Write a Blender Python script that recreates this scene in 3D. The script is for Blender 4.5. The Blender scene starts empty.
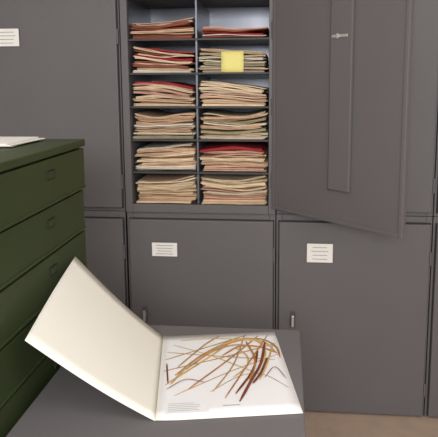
import bpy, bmesh, math, random
from mathutils import Vector, Matrix
random.seed(7)
sc=bpy.context.scene
try: sc.view_settings.view_transform='Standard'
except Exception: pass

def srgb(r,g,b):
    f=lambda c:(c/255/12.92) if c/255<=.04045 else ((c/255+.055)/1.055)**2.4
    return (f(r),f(g),f(b),1)
def mat(name,col,rough=.5,metal=0,var=.06,scale=8,bump=0,bscale=60,spec=.5):
    m=bpy.data.materials.new(name); m.use_nodes=True; nt=m.node_tree; N=nt.nodes; L=nt.links
    b=N['Principled BSDF']; b.inputs['Roughness'].default_value=rough; b.inputs['Metallic'].default_value=metal
    b.inputs['Specular IOR Level'].default_value=spec
    tc=N.new('ShaderNodeTexCoord'); no=N.new('ShaderNodeTexNoise'); no.inputs['Scale'].default_value=scale; no.inputs['Detail'].default_value=4
    L.new(tc.outputs['Object'],no.inputs['Vector'])
    cr=N.new('ShaderNodeValToRGB')
    cr.color_ramp.elements[0].position=.3; cr.color_ramp.elements[1].position=.7
    cr.color_ramp.elements[0].color=tuple(c*(1-var) for c in col[:3])+(1,)
    cr.color_ramp.elements[1].color=tuple(min(1,c*(1+var)) for c in col[:3])+(1,)
    L.new(no.outputs['Fac'],cr.inputs['Fac']); L.new(cr.outputs['Color'],b.inputs['Base Color'])
    if bump:
        n2=N.new('ShaderNodeTexNoise'); n2.inputs['Scale'].default_value=bscale
        L.new(tc.outputs['Object'],n2.inputs['Vector'])
        bp=N.new('ShaderNodeBump'); bp.inputs['Strength'].default_value=bump; bp.inputs['Distance'].default_value=.002
        L.new(n2.outputs['Fac'],bp.inputs['Height']); L.new(bp.outputs['Normal'],b.inputs['Normal'])
    return m
M_grey=mat('grey_enamel',srgb(101,98,100),.5,var=.03,scale=3,bump=.08,bscale=120,spec=.35)
M_greyd=mat('grey_enamel_door_inside',srgb(100,96,98),.55,var=.03,scale=3,spec=.35)
M_dark=mat('dark_gap',srgb(36,35,36),.7)
M_int=mat('interior_steel',srgb(112,116,126),.3,metal=.4,var=.12,scale=6)
M_gap=mat('lip_and_gap_dark',srgb(62,60,61),.6)  # dark tone for shelf lips and the painted gap shade by the latch cover
M_plate=mat('latch_plate',srgb(80,78,79),.5)
M_chrome=mat('chrome',srgb(200,198,196),.35,metal=.6)
M_paper=mat('label_paper',srgb(238,235,230),.8,var=.02)
M_ink=mat('ink',srgb(150,148,150),.8)
M_green=mat('green_enamel',srgb(57,68,40),.45,var=.08,scale=4,bump=.08,bscale=90,spec=.35)
M_greend=mat('green_gap',srgb(26,30,20),.7)
M_table=mat('table_laminate',srgb(113,110,112),.45,var=.04,scale=5)
M_tedge=mat('table_edge',srgb(90,88,90),.45)
M_floor=mat('floor_vinyl',srgb(184,161,143),.5,var=.07,scale=14,bump=.05)
M_wall=mat('wall_paint',srgb(208,202,194),.85,var=.02,bump=.05)
M_cream=mat('folder_cream',srgb(243,239,229),.9,var=.012,scale=3,spec=.15)
M_sheet=mat('mount_sheet',srgb(238,237,239),.9,var=.01,spec=.15)
M_post=mat('sticky_note_yellow',srgb(234,224,138),.8,var=.02)
folders=[mat('folder_tan',srgb(218,184,152),.85,var=.1,scale=20),
 mat('folder_manila',srgb(232,210,176),.85,var=.1,scale=20),
 mat('folder_cream_aged',srgb(232,218,198),.85,var=.08,scale=20),
 mat('folder_pink',srgb(214,170,148),.85,var=.1,scale=20),
 mat('folder_olive',srgb(170,158,126),.85,var=.1,scale=20),
 mat('folder_rust',srgb(156,90,68),.85,var=.12,scale=20),
 mat('folder_red',srgb(170,44,50),.8,var=.12,scale=20)]
G_gold=mat('dried_leaf_gold',srgb(196,164,106),.8,var=.2,scale=30,spec=.2)
G_tan=mat('dried_leaf_tan',srgb(172,138,94),.8,var=.2,scale=30,spec=.2)
G_or=mat('dried_leaf_orange',srgb(178,120,64),.8,var=.2,scale=30,spec=.2)
G_br=mat('dried_leaf_brown',srgb(122,66,44),.8,var=.25,scale=30,spec=.2)

def empty(name,loc=(0,0,0)):
    e=bpy.data.objects.new(name,None); e.location=loc; e.empty_display_size=.1; sc.collection.objects.link(e); return e
class MB:
    def __init__(s): s.v=[];s.f=[];s.m=[]
    def box(s,a,b,mi=0):
        x0,y0,z0=a;x1,y1,z1=b
        if x0>x1:x0,x1=x1,x0
        if y0>y1:y0,y1=y1,y0
        if z0>z1:z0,z1=z1,z0
        n=len(s.v)
        s.v+=[(x0,y0,z0),(x1,y0,z0),(x1,y1,z0),(x0,y1,z0),(x0,y0,z1),(x1,y0,z1),(x1,y1,z1),(x0,y1,z1)]
        for q in ((0,3,2,1),(4,5,6,7),(0,1,5,4),(1,2,6,5),(2,3,7,6),(3,0,4,7)):
            s.f.append(tuple(n+i for i in q)); s.m.append(mi)
    def grid(s,P,mi=0,close=False):
        n=len(s.v); r=len(P); c=len(P[0])
        for row in P: s.v+=[tuple(p) for p in row]
        for i in range(r-1):
            for j in range(c-1):
                s.f.append((n+i*c+j,n+i*c+j+1,n+(i+1)*c+j+1,n+(i+1)*c+j)); s.m.append(mi)
    def obj(s,name,mats,parent=None,bevel=0,smooth=False,solid=0,seg=2):
        me=bpy.data.meshes.new(name); me.from_pydata(s.v,[],s.f)
        for m in mats: me.materials.append(m)
        for p,i in zip(me.polygons,s.m): p.material_index=i; p.use_smooth=smooth
        me.update()
        o=bpy.data.objects.new(name,me); sc.collection.objects.link(o)
        if solid:
            d=o.modifiers.new('s','SOLIDIFY'); d.thickness=solid; d.offset=-1
        if bevel:
            d=o.modifiers.new('b','BEVEL'); d.width=bevel; d.segments=seg; d.limit_method='ANGLE'
        if parent: o.parent=parent
        return o

W=.737; H1=.984; H2=2.03; DEP=.48; ZF=-.03   # ZF floor level
def label(parent,x0,x1,z0,z1,y=-.001,name='label_holder',lines=4):
    m=MB(); t=.004
    m.box((x0-t,y-.003,z0-t),(x1+t,y,z1+t),0)
    m.box((x0,y-.0045,z0),(x1,y-.003,z1),1)
    h=(z1-z0)
    for i in range(lines):
        zz=z1-h*(.2+.62*i/(max(1,lines-1))); w=(x1-x0)*random.uniform(.55,.8); xc=(x0+x1)/2
        m.box((xc-w/2,y-.005,zz-.0014),(xc+w/2,y-.0045,zz+.0014),2)
    return m.obj(name,[M_grey,M_paper,M_ink],parent)
def handle(parent,x,z):
    m=MB()
    m.box((x-.014,-.006,z-.042),(x+.014,-.0035,z+.042),1)
    m.box((x-.006,-.018,z-.012),(x+.006,-.005,z+.012),0)
    m.box((x-.006,-.026,z-.030),(x+.006,-.016,z+.026),0)
    m.obj('latch_handle',[M_chrome,M_plate],parent,bevel=.002)

def shell(parent,z0,z1,open_=False):
    m=MB(); yf=.018; t=.012
    m.box((.002,yf,z0),(t,DEP,z1)); m.box((W-t,yf,z0),(W-.002,DEP,z1))
    m.box((t,yf,z0),(W-t,DEP,z0+t)); m.box((t,yf,z1-t),(W-t,DEP,z1))
    m.box((t,DEP-.01,z0+t),(W-t,DEP,z1-t),1 if open_ else 0)
    f=.036 if open_ else .03; fb=.04 if open_ else .03; ft=.03
    y0=0 if open_ else yf-.002
    m.box((.002,y0,z0),(f,yf+.02,z1)); m.box((W-f,y0,z0),(W-.002,yf+.02,z1))
    m.box((f,y0,z0),(W-f,yf+.02,z0+fb)); m.box((f,y0,z1-ft),(W-f,yf+.02,z1))
    if not open_:
        m.box((.03,yf+.001,z0+.03),(W-.03,yf+.006,z1-.03),0)
    m.obj('body',[M_grey,M_int],parent,bevel=.0025)
def closed_door(parent,z0,z1,top=.034,bot=.012):
    m=MB()
    m.box((.016,-.004,z0+bot),(W-.012,.015,z1-top))
    m.obj('door',[M_grey],parent,bevel=.005,seg=3)
    g=MB()
    for (a,b) in (((.012,.0145,z0+bot-.004),(.0165,.0165,z1-top+.004)),((W-.0125,.0145,z0+bot-.004),(W-.008,.0165,z1-top+.004)),
                  ((.012,.0145,z1-top),(W-.008,.0165,z1-top+.004)),((.012,.0145,z0+bot-.004),(W-.008,.0165,z0+bot))):
        g.box(a,b)
    g.obj('door_gap_shade',[M_dark],parent)  # dark strips standing in for the shade in the gap round the door
    hm=MB()
    for zz in (z0+.15,z1-.2):
        hm.box((W-.012,-.006,zz-.035),(W-.004,.006,zz+.035))
    hm.obj('hinges',[M_grey],parent,bevel=.002)

def cabinet(col,row,lab=None,hd=True):
    e=empty('herbarium_cabinet',(col*W-(.004 if col<0 else 0),0,0))
    z0,z1=(ZF,H1) if row==0 else (H1+.002,H2)
    shell(e,z0,z1); closed_door(e,z0,z1,top=.034 if row==0 else .018,bot=.012 if row==0 else .02)
    if lab: label(e,*lab,y=-.004)
    if hd: handle(e,.085,(z0+z1)/2-.015) 
    return e
cabinet(-1,0,(.125,.25,.755,.82)); cabinet(0,0,(.130,.255,.768,.836)); cabinet(1,0,(.150,.272,.756,.848)); cabinet(2,0,(.128,.25,.755,.82))
cabinet(-1,1,(.09,.250,1.79,1.872)); cabinet(1,1,(.13,.25,1.8,1.87)); cabinet(2,1,(.13,.25,1.8,1.87))

# ---------- open cabinet
oc=empty('herbarium_cabinet',(0,0,0)); z0=H1+.002; shell(oc,z0,H2,True)
OZ0=z0+.04; OZ1=H2-.03; mid=.358
m=MB()
m.box((.0125,.04,z0+.013),(.034,DEP-.012,H2-.013)); m.box((W-.034,.04,z0+.013),(W-.0125,DEP-.012,H2-.013))
m.obj('side_liner',[M_int],oc)
pitch=(OZ1-OZ0-.022)/6
m=MB(); 
m.box((.035,.02,OZ0-.006),(W-.035,DEP-.012,OZ0))
for k in range(1,6):
    zz=OZ0+k*pitch
    m.box((.035,.022,zz-.004),(W-.035,DEP-.012,zz))
    m.box((.035,.016,zz-.009),(W-.035,.022,zz),1)
m.obj('shelves',[M_int,M_gap],oc,bevel=.001)
m=MB(); m.box((mid-.004,.03,OZ0),(mid+.004,DEP-.012,OZ1-.001))
m.obj('center_divider',[M_int],oc)
th=.753; d=empty('door',(W-.018,-.004,0)); d.parent=oc; d.rotation_euler=(0,0,-th)
Ld=.70; dz0=H1+.032; dz1=H2-.018
m=MB()
m.box((0,0,dz0),(Ld,.020,dz1))
T=.018
m.box((0.001,-.006,dz0),(T,0,dz1)); m.box((Ld-T,-.006,dz0),(Ld,0,dz1))
m.box((T,-.006,dz0),(Ld-T,0,dz0+T)); m.box((T,-.006,dz1-T),(Ld-T,0,dz1))
m.obj('door_panel',[M_greyd],d,bevel=.003)
m=MB(); cx=.40
m.box((cx-.055,-.018,dz0+.145),(cx+.055,0,dz1-.02))
m.obj('latch_bar_cover',[M_greyd],d,bevel=.004)
m=MB()
m.box((cx-.066,-.003,dz0+.138),(cx-.055,-.0005,dz1-.019))
m.obj('cover_gap_shade',[M_gap],d)  # dark strip painted as the shaded gap beside the latch cover
m=MB(); zc=1.80
m.box((cx-.045,-.022,zc-.008),(cx+.035,-.0185,zc+.004),0)
m.box((cx-.02,-.026,zc-.012),(cx-.008,-.022,zc+.008),0)
m.obj('catch',[M_chrome],d,bevel=.002)
m=MB()
for zz in (1.15,1.5,1.85): m.box((-.012,-.004,zz-.04),(.012,.004,zz+.04))
m.obj('hinges',[M_greyd],d,bevel=.003)

# ---------- folder stacks
def stack(xa,xb,zb,Hh,pal,topred=0,seed=0,fan=.2):
    R=random.Random(seed); m=MB(); nx=18
    z=0; yf0=.045
    ph=R.uniform(0,6.28); a=R.uniform(.06,.20); fl=R.choice((-1,1))*R.uniform(.5,1)*fan
    hs=[]
    while z<Hh-.007:
        h=R.choice([.006,.008,.011,.014,.018]); h=min(h,Hh-z); hs.append((z,h)); z+=h
    n=len(hs)
    for k,(zk,h) in enumerate(hs):
        x0=xa+min(.05,abs(R.gauss(0,.014))); x1=xb-min(.05,abs(R.gauss(0,.014))); yf=yf0+R.uniform(-.030,.034)
        mi=R.choice(pal)
        if k>=n-topred: mi=6
        p2=R.uniform(0,6.28); p3=R.uniform(0,6.28); up=zk/Hh
        tilt=R.uniform(-.006,.006); amp=R.uniform(.001,.0045)
        def S(x):
            t=(x-xa)/(xb-xa)
            return 1-abs(fl)*(t if fl>0 else 1-t) - a*(.5+.5*math.sin(ph+4.2*t))
        nl=2 if h<.010 else (3 if h<.016 else 5)
        skew=R.uniform(-.02,.02)
        for li in range(nl):
            lz=zk+h*(.04+.9*li/nl); lt=h*R.uniform(.5,.74)/nl+.0004
            xx0=x0+R.uniform(0,.010); x1b=x1-R.uniform(0,.010); yy=yf+R.uniform(-.006,.008); ring=[]
            for i in range(nx+1):
                x=xx0+(x1b-xx0)*i/nx; t=i/nx
                w=(amp*math.sin(p2+6*t)+tilt*(t-.5)*2+.0009*math.sin(p3+14*t+li))*min(1,up*3)
                zb_=zb+.001+max(lz*S(x)+w,0)
                ring.append((x,zb_,zb_+lt*S(x),yy+skew*(t-.5)+.003*math.sin(p3+7*t)))
            yb=DEP-.03
            P=[[(x,yb,b) for x,b,t,q in ring],[(x,q,b) for x,b,t,q in ring],[(x,q,t) for x,b,t,q in ring],[(x,yb,t) for x,b,t,q in ring]]
            m.grid(P,mi)
            for e in (0,-1):
                x,b,t,yq=ring[e]; q=len(m.v); m.v+=[(x,yb,b),(x,yq,b),(x,yq,t),(x,yb,t)]; m.f.append((q,q+1,q+2,q+3)); m.m.append(mi)
    return m.obj('folder_stack',folders)
LX=(.037,mid-.006); RX=(mid+.006,W-.037)
P1=[0,1,1,2,3,3,0]; P2=[1,2,2,1,0,4]; P3=[0,3,3,5,1,2]
rows=[
 ((.105,P3+[5],0,.35),(.066,P3+[6,5],0,.35)),
 ((.134,P3+[5,6],1,.3),(.114,P2+[0],0,.15)),
 ((.140,P3+[5],1,.3),(.122,P1,0,.2)),
 ((.142,P2+[4,0],0,.1),(.145,P2+[0,1],0,.12)),
 ((.136,P1+[2],0,.18),(.124,P1,2,.08)),
 ((.142,P2+[0,1],0,.3),(.143,P1,0,.12))]
for i,(l,r) in enumerate(rows):
    zb=OZ0+(5-i)*pitch
    stack(LX[0],LX[1],zb,l[0],l[1],l[2],seed=110+i,fan=l[3])
    stack(RX[0],RX[1],zb,r[0],r[1],r[2],seed=140+i,fan=r[3])
zb=OZ0+4*pitch
m=MB(); m.grid([[(.478+.105*j/4,.008-.004*i/4+.002*math.sin(j),zb+.097-.097*i/4) for j in range(5)] for i in range(5)])
m.obj('sticky_note',[M_post],None,smooth=True,solid=.0006)

# ---------- green drawer cabinet
g=empty('card_drawer_cabinet',(0,0,0)); gx1=.158; gx0=-.42; gy0=-2.05; gy1=-.93; gz=1.441
m=MB()
m.box((gx0,gy0,.04),(gx1-.018,gy1-.006,gz-.02)); m.box((gx0+.02,gy0+.02,ZF),(gx1-.04,gy1-.02,.04),1)
m.box((gx0-.004,gy0-.004,gz-.022),(gx1,gy1,gz))
m.obj('carcass',[M_green,M_greend],g,bevel=.004)
m=MB(); k=0; zt_=gz-.026
hh=.132
dm=MB()
while zt_>.1:
    zz=zt_-hh
    x=gx1-.004 if k==0 else gx1-.010
    m.box((gx1-.02,gy0+.006,zz+.006),(x,gy1-.006,zt_-.002))
    m.box((x-.001,gy0+.006,zz+.006),(x+.003,gy1-.006,zz+.014))
    for yy in (-1.19,-1.74):
        dm.box((x,yy-.022,zz+.075),(x+.0035,yy+.022,zz+.1)); 
        dm.box((x+.0035,yy-.018,zz+.079),(x+.004,yy+.018,zz+.096),1)
    zt_=zz; k+=1
m.obj('drawer_fronts',[M_green],g,bevel=.003)
dm.obj('drawer_pulls',[M_greend,M_green],g)

m=MB()
for i,(r,o) in enumerate(((.05,0),(-.04,.01),(.02,-.008))):
    c,s=math.cos(r),math.sin(r)
    P=[]
    for a in range(2):
        P.append([(-.068+o+(-.11+.22*a)*c-(-.1+.2*b)*s,-1.085+(-.11+.22*a)*s+(-.1+.2*b)*c,gz+.003+.003*i) for b in range(2)])
    m.grid(P)
m.obj('paper_sheets',[M_paper],None,solid=.0022)

# ---------- table
t=empty('work_table',(0,0,0)); tx0,tx1,ty0,ty1,tz=.166,.829,-2.05,-.93,.839
m=MB(); m.box((tx0,ty0,tz-.03),(tx1,ty1,tz)); m.obj('top',[M_table],t,bevel=.004)
m=MB()
m.box((tx0+.01,ty0+.02,tz-.10),(tx1-.012,ty0+.04,tz-.03)); m.box((tx0+.01,ty1-.04,tz-.10),(tx1-.012,ty1-.02,tz-.03))
m.box((tx0+.01,ty0+.04,tz-.10),(tx0+.03,ty1-.04,tz-.03)); m.box((tx1-.032,ty0+.04,tz-.10),(tx1-.012,ty1-.04,tz-.03))
m.obj('apron',[M_tedge],t,bevel=.002)
m=MB()
for x in (tx0+.01,tx1-.057):
    for y in (ty0+.02,ty1-.065): m.box((x,y,ZF),(x+.045,y+.045,tz-.03))
m.obj('legs',[M_tedge],t,bevel=.003)

# ---------- opened herbarium folder
phi=.1765; SX,SY=.4103,-1.0167; SW,SL=.345,.43
ax=Vector((math.cos(phi),math.sin(phi),0)); ay=Vector((math.sin(phi),-math.cos(phi),0))
def page(u,v,z=0): return Vector((SX,SY,tz))+ax*(u*SW)+ay*(v*SL)+Vector((0,0,z))
hf=empty('opened_herbarium_folder',(0,0,0))
m=MB(); m.grid([[page(i/14,j/12,.0015+.010*max(0,.12-i/14)*2) for i in range(15)] for j in range(13)])
m.obj('right_cover',[M_cream],hf,smooth=True,solid=.0012)
m=MB(); m.grid([[page(.02+.97*i/14,.012+.98*j/12,.0050+.0006*math.sin(i*.5)*math.sin(j*.4)) for i in range(15)] for j in range(13)])
m.obj('mount_sheet',[M_sheet],hf,smooth=True,solid=.0008)
far=Vector((.161,-1.06,tz+.265)); near=Vector((.192,-1.455,tz+.195))
rowsP=[]
for j in range(13):
    v=j/12; a=page(0,v,.003); b=far.lerp(near,v)
    r=[]
    for i in range(21):
        s=i/20
        p=a.lerp(b,s); p.z-= (.014-.004*v)*math.sin(math.pi*s)*(1-.3*s)
        p.z+= .005*math.sin(math.pi*v)*s*s
        p.z=max(p.z,tz+.003)
        r.append(p)
    rowsP.append(r)
m=MB(); m.grid(rowsP); m.obj('left_cover',[M_cream],hf,smooth=True,solid=.0012)
def catmull(pts,n=7):
    P=[Vector(p) for p in pts]; P=[2*P[0]-P[1]]+P+[2*P[-1]-P[-2]]; out=[]
    for i in range(1,len(P)-2):
        for k in range(n):
            s=k/n; out.append(.5*((2*P[i])+(P[i+1]-P[i-1])*s+(2*P[i-1]-5*P[i]+4*P[i+1]-P[i+2])*s*s+(3*P[i]-P[i-1]-3*P[i+1]+P[i+2])*s**3))
    out.append(P[-2]); return out
sp=MB(); lay=[.0062]
def strand(pts,w,mi):
    c=catmull([(u*SW,v*SL) for u,v in pts]); n=len(c); lay[0]+=.00012; rows=[]
    for i,p in enumerate(c):
        tgt=(c[min(i+1,n-1)]-c[max(i-1,0)]).normalized(); nn=Vector((-tgt.y,tgt.x)); s=i/(n-1)
        ww=w*min(1,.5+5*s,.4+5*(1-s))/2
        row=[]
        for k in (-1,0,1):
            q=p+nn*ww*k; row.append(page(q.x/SW,q.y/SL,lay[0]+(.0006 if k==0 else 0)))
        rows.append(row)
    sp.grid(rows,mi)
S=[
([(.03,.36),(.40,.20),(.74,.05)],.0055,1),
([(.05,.66),(.38,.36),(.66,.08)],.0065,0),
([(.03,.50),(.50,.36),(.97,.20)],.0050,1),
([(.12,.78),(.55,.54),(.98,.34)],.0030,1),
([(.22,.72),(.54,.40),(.84,.07)],.0055,2),
([(.05,.26),(.46,.34),(.92,.42)],.0040,1),
([(.10,.16),(.42,.34),(.78,.60)],.0035,0),
([(.38,.76),(.62,.60),(.80,.60),(.96,.76)],.0022,1),
([(.16,.10),(.48,.09),(.88,.16)],.0045,0),
([(.40,.76),(.58,.46),(.72,.06)],.0040,1),
([(.14,.46),(.36,.18),(.50,.05)],.0055,1),
([(.09,.66),(.24,.42),(.46,.22),(.68,.11),(.86,.16),(.95,.32)],.0075,0),
([(.12,.56),(.36,.30),(.62,.15),(.84,.12),(.96,.24),(.97,.40)],.0060,2),
([(.38,.30),(.60,.14),(.80,.14),(.86,.30),(.80,.48)],.0065,0),
([(.50,.34),(.66,.22),(.82,.24),(.96,.34)],.0065,2),
([(.20,.50),(.42,.28),(.62,.20),(.80,.24)],.0065,1),
([(.62,.24),(.70,.36),(.68,.50),(.56,.62)],.0050,0),
([(.88,.18),(.80,.46),(.69,.67),(.58,.88)],.0080,3),
([(.80,.30),(.72,.55),(.56,.80)],.0065,3),
([(.72,.16),(.76,.42),(.68,.66)],.0060,2),
([(.95,.20),(.86,.44),(.76,.66)],.0050,0),
([(.86,.40),(.78,.58),(.70,.70)],.0070,3),
([(.48,.84),(.70,.46),(.92,.08)],.0040,2),
([(.80,.64),(.90,.52),(.96,.66)],.0022,3),
([(.05,.42),(.07,.66)],.0040,3),
([(.06,.72),(.20,.62),(.34,.66)],.0025,3)]
for a in S: strand(*a)
sp.obj('dried_grass_specimen',[G_gold,G_tan,G_or,G_br],hf,smooth=True,solid=.0004)
m=MB()
def rect(u0,u1,v0,v1,z,mi): m.grid([[page(u0,v0,z),page(u1,v0,z)],[page(u0,v1,z),page(u1,v1,z)]],mi)
rect(.06,.36,.84,.955,.0064,0)
for i in range(5): rect(.08,random.uniform(.24,.34),.862+.017*i,.865+.017*i,.0068,1)
rect(.46,.58,.90,.906,.0064,1)
m.obj('specimen_label',[M_sheet,M_ink],hf)

# ---------- room
def plane(name,a,b,mt):
    m=MB(); m.box(a,b); m.obj(name,[mt])
plane('floor',(-3,-4.5,ZF-.05),(4.2,.6,ZF),M_floor)
plane('wall_back',(-3,.5,ZF),(4.2,.6,2.9),M_wall)
plane('wall_left',(-3.1,-4.5,ZF),(-3,.6,2.9),M_wall)
plane('wall_right',(4.2,-4.5,ZF),(4.3,.6,2.9),M_wall)
plane('ceiling',(-3,-4.5,2.9),(4.2,.6,2.95),M_wall)
def area(name,loc,rot,sx,sy,e,col=(1,.985,.965)):
    l=bpy.data.lights.new(name,'AREA'); l.shape='RECTANGLE'; l.size=sx; l.size_y=sy; l.energy=e; l.color=col
    o=bpy.data.objects.new(name,l); o.location=loc; o.rotation_euler=rot; sc.collection.objects.link(o)
area('ceiling_lamp',(-.6,-2.4,2.85),(0,0,0),2.4,1.2,18)
area('ceiling_lamp',(2.4,-2.4,2.85),(0,0,0),2.4,1.2,22)
area('camera_flash',(.8,-4.0,2.1),(math.radians(86),0,0),1.0,.6,62,(1,.99,.975))
w=bpy.data.worlds.new('World'); sc.world=w; w.use_nodes=True
w.node_tree.nodes['Background'].inputs[0].default_value=(1,.985,.97,1); w.node_tree.nodes['Background'].inputs[1].default_value=1.2

# ---------- camera
yaw,pit,roll=.0923,.1394,-.0043
F=Vector((-math.sin(yaw)*math.cos(pit),math.cos(yaw)*math.cos(pit),-math.sin(pit)))
R=Vector((math.cos(yaw),math.sin(yaw),0)); U=R.cross(F)
R2=R*math.cos(roll)+U*math.sin(roll); U2=-R*math.sin(roll)+U*math.cos(roll)
cam=bpy.data.cameras.new('camera'); co=bpy.data.objects.new('camera',cam); sc.collection.objects.link(co)
co.matrix_world=Matrix(((R2.x,U2.x,-F.x,.7777),(R2.y,U2.y,-F.y,-2.5942),(R2.z,U2.z,-F.z,1.6116),(0,0,0,1)))
cam.sensor_width=36; cam.lens=552.57/438*36; cam.shift_x=-.0348; cam.shift_y=-.1326; cam.clip_start=.02
sc.camera=co
